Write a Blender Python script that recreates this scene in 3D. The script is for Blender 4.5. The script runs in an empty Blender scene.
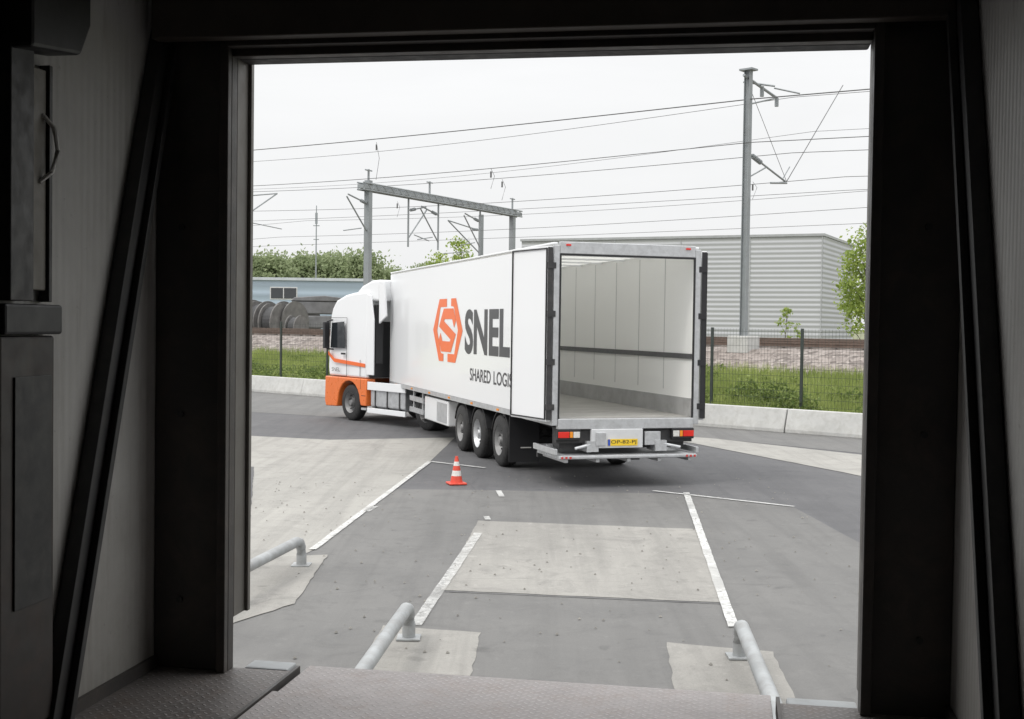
import bpy, math, random, bmesh
from mathutils import Vector, Matrix
R=math.radians
random.seed(7)
scene=bpy.context.scene
COL=scene.collection
try:
    scene.view_settings.view_transform='Standard'; scene.view_settings.look='None'; scene.view_settings.exposure=0
except Exception: pass

# ------------------------------------------------------------------ materials
def nt(name):
    m=bpy.data.materials.new(name); m.use_nodes=True
    t=m.node_tree; b=t.nodes['Principled BSDF']
    return m,t,b
def N(t,kind,**kw):
    n=t.nodes.new(kind)
    for k,v in kw.items(): setattr(n,k,v)
    return n
def noise(t,vec,scale,detail=4,rough=.6,dist=0):
    n=N(t,'ShaderNodeTexNoise'); n.inputs['Scale'].default_value=scale
    n.inputs['Detail'].default_value=detail; n.inputs['Roughness'].default_value=rough; n.inputs['Distortion'].default_value=dist
    t.links.new(vec,n.inputs['Vector']); return n.outputs['Fac']
def math_(t,op,a,b=None,c=None,clamp=False):
    n=N(t,'ShaderNodeMath',operation=op); n.use_clamp=clamp
    for i,v in enumerate((a,b,c)):
        if v is None: continue
        if isinstance(v,(int,float)): n.inputs[i].default_value=v
        else: t.links.new(v,n.inputs[i])
    return n.outputs[0]
def maprange(t,v,a,b,c=0,d=1):
    n=N(t,'ShaderNodeMapRange'); t.links.new(v,n.inputs[0])
    for i,x in enumerate((a,b,c,d)): n.inputs[i+1].default_value=x
    return n.outputs[0]
def mixc(t,f,a,b,blend='MIX'):
    n=N(t,'ShaderNodeMix',data_type='RGBA',blend_type=blend)
    if isinstance(f,(int,float)): n.inputs[0].default_value=f
    else: t.links.new(f,n.inputs[0])
    for i,v in ((6,a),(7,b)):
        if isinstance(v,(tuple,list)): n.inputs[i].default_value=(v[0],v[1],v[2],1)
        else: t.links.new(v,n.inputs[i])
    return n.outputs[2]
def bump(t,b,h,strength=.3,dist=.01):
    n=N(t,'ShaderNodeBump'); n.inputs['Strength'].default_value=strength; n.inputs['Distance'].default_value=dist
    t.links.new(h,n.inputs['Height']); t.links.new(n.outputs[0],b.inputs['Normal'])
def sc(c,f): return tuple(max(0,min(1,x*f)) for x in c)

def mat(name,col,rough=.55,metal=0,var=.12,scale=2.0,bmp=0,bscale=60,dirt=0,dirtcol=(.12,.1,.08),spec=.5,coat=0,trans=0):
    m,t,b=nt(name)
    tc=N(t,'ShaderNodeTexCoord').outputs['Object']
    f=maprange(t,noise(t,tc,scale,6 if var>.02 else 1,.65),.3,.7)
    c=mixc(t,f,sc(col,1-var),sc(col,1+var))
    if dirt>0:
        d=maprange(t,noise(t,tc,scale*2.3,8,.7,.5),.45,.75,0,dirt)
        c=mixc(t,d,c,dirtcol)
    t.links.new(c,b.inputs['Base Color'])
    if var>.02:
        r=maprange(t,noise(t,tc,scale*4,4),.3,.7,max(0,rough-.1),min(1,rough+.1)); t.links.new(r,b.inputs['Roughness'])
    else: b.inputs['Roughness'].default_value=rough
    b.inputs['Metallic'].default_value=metal
    b.inputs['Specular IOR Level'].default_value=spec
    b.inputs['Coat Weight'].default_value=coat
    if bmp>0: bump(t,b,noise(t,tc,bscale,5,.7),bmp,.01)
    if trans>0:
        tl=N(t,'ShaderNodeBsdfTranslucent'); tl.inputs[0].default_value=(.9,.9,.88,1)
        mx=N(t,'ShaderNodeMixShader'); mx.inputs[0].default_value=trans
        t.links.new(b.outputs[0],mx.inputs[1]); t.links.new(tl.outputs[0],mx.inputs[2])
        t.links.new(mx.outputs[0],t.nodes['Material Output'].inputs[0])
    return m

def ground_mat(name,lo,hi,stain,fine=90,tread=True):
    m,t,b=nt(name)
    tc=N(t,'ShaderNodeTexCoord').outputs['Object']
    a=noise(t,tc,.35,8,.7,.6); c1=mixc(t,maprange(t,a,.32,.68),lo,hi)
    if tread:
        for ang,off,sc_ in ((-28,0,1.3),(12,5,1.0)):
            mp=N(t,'ShaderNodeMapping'); mp.inputs['Rotation'].default_value=(0,0,R(ang)); mp.inputs['Scale'].default_value=(2.4,.12,1); mp.inputs['Location'].default_value=(off,0,0)
            t.links.new(tc,mp.inputs[0])
            s=maprange(t,noise(t,mp.outputs[0],sc_,5,.6,.3),.5,.72,0,.55); c1=mixc(t,s,c1,stain)
    s2=maprange(t,noise(t,tc,1.7,9,.75,.9),.50,.70,0,.7); c1=mixc(t,s2,c1,stain)
    s3=maprange(t,noise(t,tc,5.5,9,.8,.4),.56,.70,0,.6); c1=mixc(t,s3,c1,sc(hi,1.25))
    s4=maprange(t,noise(t,tc,3.1,3,.5,.2),.65,.72,0,.5); c1=mixc(t,s4,c1,sc(lo,.55))
    g=noise(t,tc,fine,3,.8); c1=mixc(t,maprange(t,g,.25,.75,.0,.35),c1,sc(hi,1.35))
    g2=noise(t,tc,fine*1.9,2,.8); c1=mixc(t,maprange(t,g2,.5,.8,0,.4),c1,sc(lo,.45))
    v=N(t,'ShaderNodeTexVoronoi',feature='DISTANCE_TO_EDGE'); v.inputs['Scale'].default_value=.13
    wv=N(t,'ShaderNodeVectorMath',operation='ADD'); t.links.new(tc,wv.inputs[0])
    nn=N(t,'ShaderNodeTexNoise'); nn.inputs['Scale'].default_value=.6; nn.inputs['Detail'].default_value=8; t.links.new(tc,nn.inputs['Vector']); t.links.new(nn.outputs['Color'],wv.inputs[1])
    t.links.new(wv.outputs[0],v.inputs['Vector'])
    k=maprange(t,v.outputs['Distance'],0,.0022,.35,0)
    c1=mixc(t,math_(t,'MULTIPLY',k,maprange(t,a,.45,.6)),c1,sc(lo,.4))
    t.links.new(c1,b.inputs['Base Color'])
    b.inputs['Roughness'].default_value=.82; b.inputs['Specular IOR Level'].default_value=.35
    bump(t,b,g,.35,.006)
    return m

ASPH=ground_mat('asphalt',(.088,.088,.092),(.128,.127,.130),(.066,.066,.070))
ASPH2=ground_mat('old_asphalt',(.122,.121,.119),(.17,.167,.161),(.088,.087,.086))
CONC=ground_mat('pale_concrete',(.26,.253,.235),(.345,.335,.31),(.17,.165,.155),fine=60)
CONC2=ground_mat('patch_concrete',(.215,.208,.194),(.31,.30,.278),(.135,.131,.124),fine=60)
def paint_mat(name,a,b_,mx_,wear2):
    m,t,b=nt(name)
    tc=N(t,'ShaderNodeTexCoord').outputs['Object']
    w=maprange(t,noise(t,tc,14,9,.85,.4),a,b_,0,mx_)
    w2=maprange(t,noise(t,tc,1.1,4,.6),.42,.65,0,wear2)
    w=math_(t,'MAXIMUM',w,w2)
    b.inputs['Base Color'].default_value=(.60,.60,.585,1); b.inputs['Roughness'].default_value=.7
    tr=N(t,'ShaderNodeBsdfTransparent'); mx=N(t,'ShaderNodeMixShader'); t.links.new(w,mx.inputs[0])
    t.links.new(b.outputs[0],mx.inputs[1]); t.links.new(tr.outputs[0],mx.inputs[2]); t.links.new(mx.outputs[0],t.nodes['Material Output'].inputs[0])
    return m
PAINT=paint_mat('worn_white_paint',.46,.66,.9,.45)
PAINTF=paint_mat('faded_white_paint',.30,.70,.95,.75)
WHITE=mat('white_paint',(.82,.83,.84),.3,var=.006,scale=.15,coat=.25)
LINING=mat('white_lining',(.86,.86,.84),.5,var=.006,scale=.2)
ROOFT=mat('translucent_roof',(.84,.84,.82),.45,var=.01,trans=.6)
ALU=mat('brushed_aluminium',(.56,.57,.58),.42,metal=.55,var=.12,scale=5,dirt=.3,dirtcol=(.2,.19,.18))
RIM=mat('dusty_steel_rim',(.24,.24,.24),.5,metal=.3,var=.15,scale=5,dirt=.5,dirtcol=(.10,.09,.085))
STEEL=mat('galvanised_steel',(.36,.375,.38),.5,metal=.3,var=.2,scale=3,dirt=.45,dirtcol=(.17,.14,.12))
MAST=mat('mast_steel',(.27,.29,.30),.6,metal=.1,var=.12,scale=1.5,dirt=.2,dirtcol=(.18,.16,.14))
BLACK=mat('black_plastic',(.018,.018,.02),.5,var=.2)
RUBBER=mat('tyre_rubber',(.022,.022,.023),.8,var=.25,scale=9,dirt=.35,dirtcol=(.1,.095,.085))
DARK=mat('dark_chassis',(.035,.035,.037),.6,var=.3,scale=5,dirt=.4,dirtcol=(.1,.09,.08))
ORANGE=mat('orange_paint',(.78,.18,.035),.32,var=.05,coat=.3,dirt=.1,dirtcol=(.3,.12,.06))
LOGO=mat('orange_vinyl',(.83,.16,.035),.4,var=.01)
INK=mat('dark_grey_vinyl',(.055,.055,.06),.4,var=.01)
GLASS=mat('dark_glass',(.02,.024,.028),.06,var=.1,spec=.9)
REDL=mat('red_lens',(.70,.03,.02),.2,var=.1)
REDLIVE=mat('red_white_sticker',(.55,.05,.04),.4,var=.1)
AMBER=mat('amber_lens',(.85,.30,.03),.2,var=.1)
YELLOW=mat('yellow_plate',(.85,.58,.03),.4,var=.03)
PLBLUE=mat('blue_strip',(.02,.08,.45),.4)
CONEO=mat('cone_red',(.66,.07,.04),.5,var=.15,scale=12,dirt=.3)
CONEW=mat('cone_white',(.70,.69,.66),.5,var=.08,scale=12,dirt=.35)
BARR=mat('barrier_concrete',(.50,.50,.485),.8,var=.14,scale=1.5,bmp=.3,dirt=.55,dirtcol=(.28,.27,.24))
FENCE=mat('fence_green_steel',(.035,.045,.04),.5,var=.15)
WIRE=mat('overhead_cable',(.10,.10,.102),.6,var=.1)
RUST=mat('rusty_rail',(.14,.10,.08),.7,metal=.1,var=.3,scale=4)
SLEEP=mat('sleeper_concrete',(.25,.22,.20),.85,var=.2,scale=3)
BARK=mat('bark',(.09,.075,.06),.9,var=.3,scale=6,bmp=.5)
DSTEEL=mat('dock_dark_steel',(.060,.055,.052),.5,metal=.05,var=.3,scale=2,bmp=.15,dirt=.5,dirtcol=(.13,.10,.08))
DSTEEL2=mat('dock_brace_paint',(.03,.03,.031),.5,var=.3,scale=4,dirt=.4,dirtcol=(.09,.08,.07))
CABM=mat('cabinet_brown_steel',(.036,.029,.026),.5,var=.3,scale=3,dirt=.5,dirtcol=(.08,.045,.032))
BEIGE=mat('beige_box',(.20,.185,.155),.5,var=.2,dirt=.6,scale=5)
ROOMW=mat('warehouse_wall',(.50,.49,.47),.8,var=.1,scale=1)
CEIL=mat('warehouse_ceiling',(.32,.32,.31),.8,var=.15)

def panel_mat():
    m,t,b=nt('ribbed_panel')
    tc=N(t,'ShaderNodeTexCoord').outputs['Object']
    sx=N(t,'ShaderNodeSeparateXYZ'); t.links.new(tc,sx.inputs[0])
    w=math_(t,'SINE',math_(t,'MULTIPLY',sx.outputs['Y'],2*math.pi/.05))
    f=noise(t,tc,1.4,8,.7,.4)
    c=mixc(t,maprange(t,f,.3,.7),(.43,.42,.40),(.56,.55,.525))
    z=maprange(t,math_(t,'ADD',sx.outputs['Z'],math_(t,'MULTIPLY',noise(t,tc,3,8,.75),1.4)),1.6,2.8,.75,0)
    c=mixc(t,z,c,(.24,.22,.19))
    mp=N(t,'ShaderNodeMapping'); mp.inputs['Scale'].default_value=(14,14,1.2); t.links.new(tc,mp.inputs[0])
    st=maprange(t,noise(t,mp.outputs[0],1,6,.7),.55,.75,0,.5); c=mixc(t,st,c,(.24,.21,.18))
    sp=maprange(t,noise(t,tc,22,6,.8),.62,.7,0,.6); c=mixc(t,sp,c,(.2,.18,.16))
    t.links.new(c,b.inputs['Base Color']); b.inputs['Roughness'].default_value=.5
    bump(t,b,w,.35,.004); return m
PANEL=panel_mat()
def checker_mat(name,lo,hi,rust,tip,metal):
    m,t,b=nt(name)
    tc=N(t,'ShaderNodeTexCoord').outputs['Object']
    mp=N(t,'ShaderNodeMapping'); mp.inputs['Rotation'].default_value=(0,0,R(45)); mp.inputs['Scale'].default_value=(30,30,30); t.links.new(tc,mp.inputs[0])
    s=N(t,'ShaderNodeSeparateXYZ'); t.links.new(mp.outputs[0],s.inputs[0])
    u,v=s.outputs['X'],s.outputs['Y']
    a=math_(t,'SUBTRACT',math_(t,'FRACT',u),.5); c=math_(t,'SUBTRACT',math_(t,'FRACT',v),.5)
    par=math_(t,'PINGPONG',math_(t,'ADD',math_(t,'FLOOR',u),math_(t,'FLOOR',v)),1)
    def el(p,q):
        return math_(t,'ADD',math_(t,'POWER',math_(t,'ABSOLUTE',math_(t,'DIVIDE',p,.46)),2),math_(t,'POWER',math_(t,'ABSOLUTE',math_(t,'DIVIDE',q,.15)),2))
    e1=el(a,c); e2=el(c,a)
    mx=N(t,'ShaderNodeMix',data_type='FLOAT'); t.links.new(par,mx.inputs[0]); t.links.new(e1,mx.inputs[2]); t.links.new(e2,mx.inputs[3])
    h=maprange(t,mx.outputs[0],.5,1.1,1,0)
    f=noise(t,tc,2.2,9,.75,.5)
    col=mixc(t,maprange(t,f,.35,.65),lo,hi)
    col=mixc(t,maprange(t,noise(t,tc,5,8,.75),.5,.7,0,.6),col,rust)
    col=mixc(t,maprange(t,noise(t,tc,1.3,9,.8,1.0),.5,.7,0,.5),col,sc(lo,.6))
    col=mixc(t,math_(t,'MULTIPLY',h,maprange(t,noise(t,tc,4,6,.7),.35,.65,.2,.75)),col,tip)
    t.links.new(col,b.inputs['Base Color']); b.inputs['Metallic'].default_value=metal
    t.links.new(maprange(t,f,.3,.7,.4,.65),b.inputs['Roughness'])
    bump(t,b,h,.7,.004); return m
CHECK=checker_mat('checker_plate_floor',(.13,.118,.11),(.22,.20,.19),(.17,.12,.09),(.36,.34,.33),.1)
CHECKL=checker_mat('checker_plate_leveller',(.36,.325,.315),(.50,.46,.45),(.36,.28,.24),(.64,.61,.60),.05)
def clad_mat(name,base,period=.4):
    m,t,b=nt(name)
    tc=N(t,'ShaderNodeTexCoord').outputs['Object']
    s=N(t,'ShaderNodeSeparateXYZ'); t.links.new(tc,s.inputs[0])
    w=math_(t,'SINE',math_(t,'MULTIPLY',s.outputs['Z'],2*math.pi/period))
    f=noise(t,tc,.12,5)
    c=mixc(t,maprange(t,f,.3,.7),sc(base,.94),sc(base,1.05))
    c=mixc(t,maprange(t,w,-.2,1,0,.75),c,sc(base,.76))
    t.links.new(c,b.inputs['Base Color']); b.inputs['Roughness'].default_value=.45
    bump(t,b,w,.4,.05); return m
CLAD=clad_mat('grey_cladding',(.46,.47,.49))
CLADD=clad_mat('grey_cladding_shaded',(.40,.41,.43))  # darker copy of the cladding, shade of the turned side put into its colour
BLUEC=clad_mat('pale_blue_cladding',(.37,.45,.53),.9)
def leaf_mat(name,a,b_,tr=.35,dark=.65,ns=.6):
    m,t,b=nt(name)
    g=N(t,'ShaderNodeNewGeometry'); tc=N(t,'ShaderNodeTexCoord').outputs['Object']
    c=mixc(t,g.outputs['Random Per Island'],a,b_)
    c=mixc(t,maprange(t,noise(t,tc,ns,5),.38,.62,0,.75),c,sc(a,dark))
    t.links.new(c,b.inputs['Base Color']); b.inputs['Roughness'].default_value=.7; b.inputs['Specular IOR Level'].default_value=.2
    tl=N(t,'ShaderNodeBsdfTranslucent'); t.links.new(c,tl.inputs[0])
    mx=N(t,'ShaderNodeMixShader'); mx.inputs[0].default_value=tr
    t.links.new(b.outputs[0],mx.inputs[1]); t.links.new(tl.outputs[0],mx.inputs[2])
    t.links.new(mx.outputs[0],t.nodes['Material Output'].inputs[0]); return m
LEAFN=leaf_mat('bramble_leaf',(.12,.18,.05),(.34,.40,.13),.35,.6,.9)
LEAFG=leaf_mat('grass_blade',(.25,.32,.09),(.46,.50,.19),.35,.75,.5)
LEAFT=leaf_mat('spring_leaf',(.24,.33,.08),(.48,.56,.16),.45,.8)
LEAFF=leaf_mat('hazed_leaf',(.26,.32,.17),(.42,.47,.28),.45,.85)  # distance haze painted in as paler, greyer leaf greens
GRASS=mat('grass_soil',(.22,.26,.10),.9,var=.4,scale=2.5,bmp=.6,bscale=30,dirt=.4,dirtcol=(.20,.18,.10))
FIELD=mat('field_grass',(.17,.18,.10),.9,var=.3,scale=.08,dirt=.3,dirtcol=(.2,.17,.12))
def ballast_mat():
    m,t,b=nt('brown_ballast')
    tc=N(t,'ShaderNodeTexCoord').outputs['Object']
    v=N(t,'ShaderNodeTexVoronoi'); v.inputs['Scale'].default_value=6; t.links.new(tc,v.inputs['Vector'])
    sx=N(t,'ShaderNodeSeparateXYZ'); t.links.new(v.outputs['Color'],sx.inputs[0])
    c=mixc(t,sx.outputs[0],(.13,.11,.10),(.35,.31,.285))
    c=mixc(t,maprange(t,noise(t,tc,.5,5),.4,.6,0,.5),c,(.20,.165,.145))
    t.links.new(c,b.inputs['Base Color']); b.inputs['Roughness'].default_value=.95
    bump(t,b,v.outputs['Distance'],.9,.05); return m
BALLAST=ballast_mat()

# ------------------------------------------------------------------ mesh builder
class MB:
    def __init__(s): s.v=[]; s.f=[]
    def add(s,vs,fs):
        o=len(s.v); s.v+=[tuple(v) for v in vs]; s.f+=[tuple(i+o for i in f) for f in fs]; return s
    def box(s,x0,x1,y0,y1,z0,z1):
        vs=[(x,y,z) for z in (z0,z1) for y in (y0,y1) for x in (x0,x1)]
        return s.add(vs,[(0,2,3,1),(4,5,7,6),(0,1,5,4),(2,6,7,3),(0,4,6,2),(1,3,7,5)])
    def prism(s,pts,axis,a,b):
        n=len(pts)
        def P(p,t):
            if axis=='x': return (t,p[0],p[1])
            if axis=='y': return (p[0],t,p[1])
            return (p[0],p[1],t)
        vs=[P(p,a) for p in pts]+[P(p,b) for p in pts]
        fs=[tuple(range(n))[::-1],tuple(range(n,2*n))]+[(i,(i+1)%n,n+(i+1)%n,n+i) for i in range(n)]
        return s.add(vs,fs)
    def tube(s,pts,r,n=10,caps=True):
        pts=[Vector(p) for p in pts]; rr=r if isinstance(r,(list,tuple)) else [r]*len(pts)
        vs=[]; fs=[]
        for i,p in enumerate(pts):
            d=(pts[min(i+1,len(pts)-1)]-pts[max(i-1,0)]).normalized()
            up=Vector((0,0,1)) if abs(d.z)<.95 else Vector((1,0,0))
            a=d.cross(up).normalized(); b=d.cross(a).normalized()
            for k in range(n):
                t=2*math.pi*k/n; vs.append(p+(a*math.cos(t)+b*math.sin(t))*rr[i])
        for i in range(len(pts)-1):
            for k in range(n):
                fs.append((i*n+k,i*n+(k+1)%n,(i+1)*n+(k+1)%n,(i+1)*n+k))
        if caps: fs.append(tuple(range(n))); fs.append(tuple(range((len(pts)-1)*n,len(pts)*n))[::-1])
        return s.add(vs,fs)
    def lathe(s,prof,c,axis='x',n=32,close=False):
        c=Vector(c); vs=[]; fs=[]
        for (r,t) in prof:
            for k in range(n):
                a=2*math.pi*k/n
                if axis=='x': vs.append(c+Vector((t,r*math.cos(a),r*math.sin(a))))
                elif axis=='y': vs.append(c+Vector((r*math.cos(a),t,r*math.sin(a))))
                else: vs.append(c+Vector((r*math.cos(a),r*math.sin(a),t)))
        m=len(prof)
        for i in range(m if close else m-1):
            j=(i+1)%m
            for k in range(n): fs.append((i*n+k,i*n+(k+1)%n,j*n+(k+1)%n,j*n+k))
        return s.add(vs,fs)
    def poly(s,pts): return s.add(pts,[tuple(range(len(pts)))])

SPLIT={'kick_rail','mud_flap','rear_post','edge_strip','bottom_rail','top_rail','lashing_rail','kick_plate','cab_lamp','side_skirt','strap','underrun_bar','warning_stripe','roof_side_fin','hydraulic_unit','panel_joint','tail_lift_side','lining_seam'}
def comps(mb):
    par=list(range(len(mb.v)))
    def fd(i):
        while par[i]!=i: par[i]=par[par[i]]; i=par[i]
        return i
    for f in mb.f:
        for j in f[1:]: par[fd(f[0])]=fd(j)
    gr={}
    for f in mb.f: gr.setdefault(fd(f[0]),[]).append(f)
    outl=[]
    for fs in gr.values():
        ids=sorted({i for f in fs for i in f}); mp={a:k for k,a in enumerate(ids)}
        n=MB(); n.v=[mb.v[i] for i in ids]; n.f=[tuple(mp[i] for i in f) for f in fs]; outl.append(n)
    return outl
def mk(name,mb,mt,parent=None,bevel=0,smooth=False,segs=2,recalc=True,**props):
    if name in SPLIT:
        cs=comps(mb)
        if len(cs)>1:
            for c in cs[1:]: mk0(name,c,mt,parent,bevel,smooth,segs,recalc,**props)
            mb=cs[0]
    return mk0(name,mb,mt,parent,bevel,smooth,segs,recalc,**props)
def mk0(name,mb,mt,parent=None,bevel=0,smooth=False,segs=2,recalc=True,**props):
    me=bpy.data.meshes.new(name); me.from_pydata(mb.v,[],mb.f); me.update()
    if recalc:
        bm=bmesh.new(); bm.from_mesh(me); bmesh.ops.recalc_face_normals(bm,faces=bm.faces); bm.to_mesh(me); bm.free()
    me.materials.append(mt)
    o=bpy.data.objects.new(name,me); COL.objects.link(o)
    if parent: o.parent=parent
    if smooth:
        for p in me.polygons: p.use_smooth=True
        me.set_sharp_from_angle(angle=R(35))
    if bevel>0:
        b=o.modifiers.new('bevel','BEVEL'); b.width=bevel; b.segments=segs; b.limit_method='ANGLE'; b.angle_limit=R(35)
    for k,v in props.items(): o[k]=v
    return o
def thing(name,label,cat,loc=(0,0,0),rz=0,group=None):
    e=bpy.data.objects.new(name,None); COL.objects.link(e); e.location=loc; e.rotation_euler=(0,0,rz)
    e.empty_display_size=.3; e['label']=label; e['category']=cat
    if group: e['group']=group
    return e
def top(o,label,cat,loc=None,rz=None,group=None):
    o['label']=label; o['category']=cat
    if group: o['group']=group
    if loc is not None: o.location=loc
    if rz is not None: o.rotation_euler=(0,0,rz)
    return o
def copy_thing(e,loc,rz=None,scale=None):
    n=e.copy(); COL.objects.link(n); n.location=loc
    if rz is not None: n.rotation_euler=(0,0,rz)
    if scale: n.scale=(scale,)*3
    def rec(src,dst):
        for c in list(src.children):
            k=c.copy(); COL.objects.link(k); k.parent=dst; rec(c,k)
    rec(e,n); return n
def text_geo(s,off=0.0):
    cu=bpy.data.curves.new('t','FONT'); cu.body=s; cu.offset=off; cu.resolution_u=5
    ob=bpy.data.objects.new('t',cu); COL.objects.link(ob)
    bpy.context.view_layer.update()
    me=bpy.data.meshes.new_from_object(ob.evaluated_get(bpy.context.evaluated_depsgraph_get()))
    vs=[v.co.copy() for v in me.vertices]; fs=[tuple(p.vertices) for p in me.polygons]
    bpy.data.objects.remove(ob); bpy.data.curves.remove(cu); bpy.data.meshes.remove(me)
    x0=min(v.x for v in vs); x1=max(v.x for v in vs); y0=min(v.y for v in vs); y1=max(v.y for v in vs)
    return [((v.x-x0)/(x1-x0),(v.y-y0)/(y1-y0)) for v in vs],fs
def text_mb(s,fn,off=0.0):
    p,f=text_geo(s,off); mb=MB(); mb.add([fn(a,b) for a,b in p],f); return mb

# ------------------------------------------------------------------ camera / light
F=1230.0
cam=bpy.data.cameras.new('camera'); co=bpy.data.objects.new('camera',cam); COL.objects.link(co)
cam.sensor_width=36; cam.lens=F/1024*36; cam.clip_end=6000; cam.clip_start=.05
co.matrix_world=Matrix.Translation((0,0,2.7))@Matrix.Rotation(R(90-1.593),4,'X')@Matrix.Rotation(R(.8),4,'Z')
scene.camera=co
SUNEL,SUNAZ=R(52),R(232)
w=bpy.data.worlds.new('World'); scene.world=w; w.use_nodes=True
t=w.node_tree; bg=t.nodes['Background']; out=t.nodes['World Output']
sky=N(t,'ShaderNodeTexSky',sky_type='NISHITA'); sky.sun_disc=False; sky.sun_elevation=SUNEL; sky.sun_rotation=SUNAZ; sky.dust_density=4
t.links.new(sky.outputs[0],bg.inputs[0]); bg.inputs[1].default_value=.05
tc=N(t,'ShaderNodeTexCoord'); s=N(t,'ShaderNodeSeparateXYZ'); t.links.new(tc.outputs['Generated'],s.inputs[0])
g1=maprange(t,s.outputs['Z'],0,.22,.99,1.03); g2=maprange(t,s.outputs['Z'],.22,1,0,1.75)
L=math_(t,'ADD',g1,g2)
mp=N(t,'ShaderNodeMapping'); mp.inputs['Scale'].default_value=(1,1,4); t.links.new(tc.outputs['Generated'],mp.inputs[0])
cl=maprange(t,noise(t,mp.outputs[0],2.2,6,.55,.4),.3,.7,.94,1.03)
L=math_(t,'MULTIPLY',L,cl)
cc=mixc(t,1,(.99,.995,1.0),L,'MULTIPLY')
b2=N(t,'ShaderNodeBackground'); t.links.new(cc,b2.inputs[0]); b2.inputs[1].default_value=1
mx=N(t,'ShaderNodeMixShader'); mx.inputs[0].default_value=.92
t.links.new(bg.outputs[0],mx.inputs[1]); t.links.new(b2.outputs[0],mx.inputs[2]); t.links.new(mx.outputs[0],out.inputs[0])
sl=bpy.data.lights.new('sun','SUN'); sl.energy=1.1; sl.angle=R(16); sl.color=(1,.96,.90)
so=bpy.data.objects.new('sun',sl); COL.objects.link(so)
d=Vector((math.sin(SUNAZ)*math.cos(SUNEL),math.cos(SUNAZ)*math.cos(SUNEL),math.sin(SUNEL)))
so.rotation_euler=d.to_track_quat('Z','Y').to_euler()

# ------------------------------------------------------------------ yard ground
srng=random.Random(21)
def sheet(name,pts,z,mt,jit=.008,step=.5):
    if jit>0:
        q=[]
        for a,b in zip(pts,pts[1:]+pts[:1]):
            a=Vector(a);b=Vector(b); L_=(b-a).length; n=max(1,min(60,int(L_/step)))
            nn=Vector((-(b-a).y,(b-a).x)).normalized()
            for i in range(n):
                p=a.lerp(b,i/n)+nn*srng.uniform(-jit,jit)
                q.append((p.x,p.y))
        pts=q
    return mk(name,MB().poly([(x,y,z) for x,y in pts]),mt,kind='structure')
g=mk('ground',MB().poly([(-1500,-60,0),(1500,-60,0),(1500,2500,0),(-1500,2500,0)]),ASPH,kind='structure')
sheet('concrete_lane',[(-4.81,22.7),(-2.75,12.6),(-2.31,14.6),(-1.58,24.0),(-1.34,29.3),(-4.17,28.3),(-9,30),(-14,24),(-9,17)],.004,CONC)
sheet('pale_road_strip',[(-40,74.4),(-40,60),(-14,40.5),(-7.8,36.7),(-5.1,35.2),(1,33.4),(3.4,31.6),(5.3,29.6),(8.5,26),(13,21),(13,26.9)],.004,ASPH2)
sheet('concrete_strip',[(-.5,32.6),(2.6,30.8),(4.2,28.8),(6.3,23.2),(8.5,16),(12,14),(8.6,25.2),(5.0,29.9),(3,31.5),(0,33.3)],.008,CONC)
sheet('dock_apron',[(-6,8),(-2.75,12.6),(-2.31,14.5),(-1.9,20),(-.1,20),(2.87,19.9),(4.3,18.6),(4.8,8)],.004,ASPH2)
sheet('concrete_patch',[(-.435,16.86),(2.54,16.4),(2.16,12.0),(-.69,12.4)],.008,CONC2,.012,.15)
sheet('guide_footing',[(-1.12,10.9),(-.245,10.7),(-.31,8.6),(-1.2,8.6)],.008,CONC2,.012,.15)
sheet('guide_footing',[(1.36,10.46),(2.21,10.2),(2.08,8.6),(1.2,8.6)],.008,CONC2,.012,.15)
sheet('guide_footing',[(-2.1,14.2),(-2.05,11.7),(-2.5,10.8),(-3.3,11.5),(-2.95,13.95)],.012,CONC2,.012,.15)
sheet('tar_joint',[(-.72,12.35),(2.17,11.95),(2.16,11.93),(-.73,12.33)],.012,ASPH,.004,.15)
sheet('tar_joint',[(-4.83,22.75),(-2.78,12.65),(-2.72,12.65),(-4.76,22.75)],.012,ASPH,.01,.2)
def line(p,q,wd=.09,mt=None):
    p=Vector(p);q=Vector(q);d=(q-p).normalized();n=Vector((-d.y,d.x))*wd/2
    top(sheet('road_marking',[tuple(p+n),tuple(p-n),tuple(q-n),tuple(q+n)],.018,mt or PAINT,.004,.2),'worn white painted line on the yard asphalt','road marking')
line((-1.58,24.05),(-2.33,14.5),.09); line((-1.62,24.05),(-.48,23.06),.09)
line((-.405,15.8),(-.83,10.9),.11,PAINTF); line((-.19,19.9),(-.13,19.2),.09)
line((2.87,19.98),(2.03,11.0),.1); line((2.35,20.15),(4.31,18.58),.08)
line((-.33,17.2),(-.30,16.9),.08,PAINTF); line((-1.98,18.0),(-2.05,17.5),.10,PAINTF)
# loose grit
grng=random.Random(77); gm=MB()
for _ in range(420):
    x=grng.uniform(-4,4.5); y=grng.uniform(9,22); r_=grng.uniform(.006,.02); z=.012
    a=[(x+r_*math.cos(k*1.257+x)*grng.uniform(.7,1.2),y+r_*math.sin(k*1.257+x)*grng.uniform(.7,1.2),z) for k in range(5)]
    gm.add(a+[(x,y,z+r_*.9)],[(0,1,5),(1,2,5),(2,3,5),(3,4,5),(4,0,5)])
mk('grit',gm,mat('grit_stone',(.22,.21,.19),.9,var=.4,scale=3),recalc=False,kind='stuff')

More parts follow.
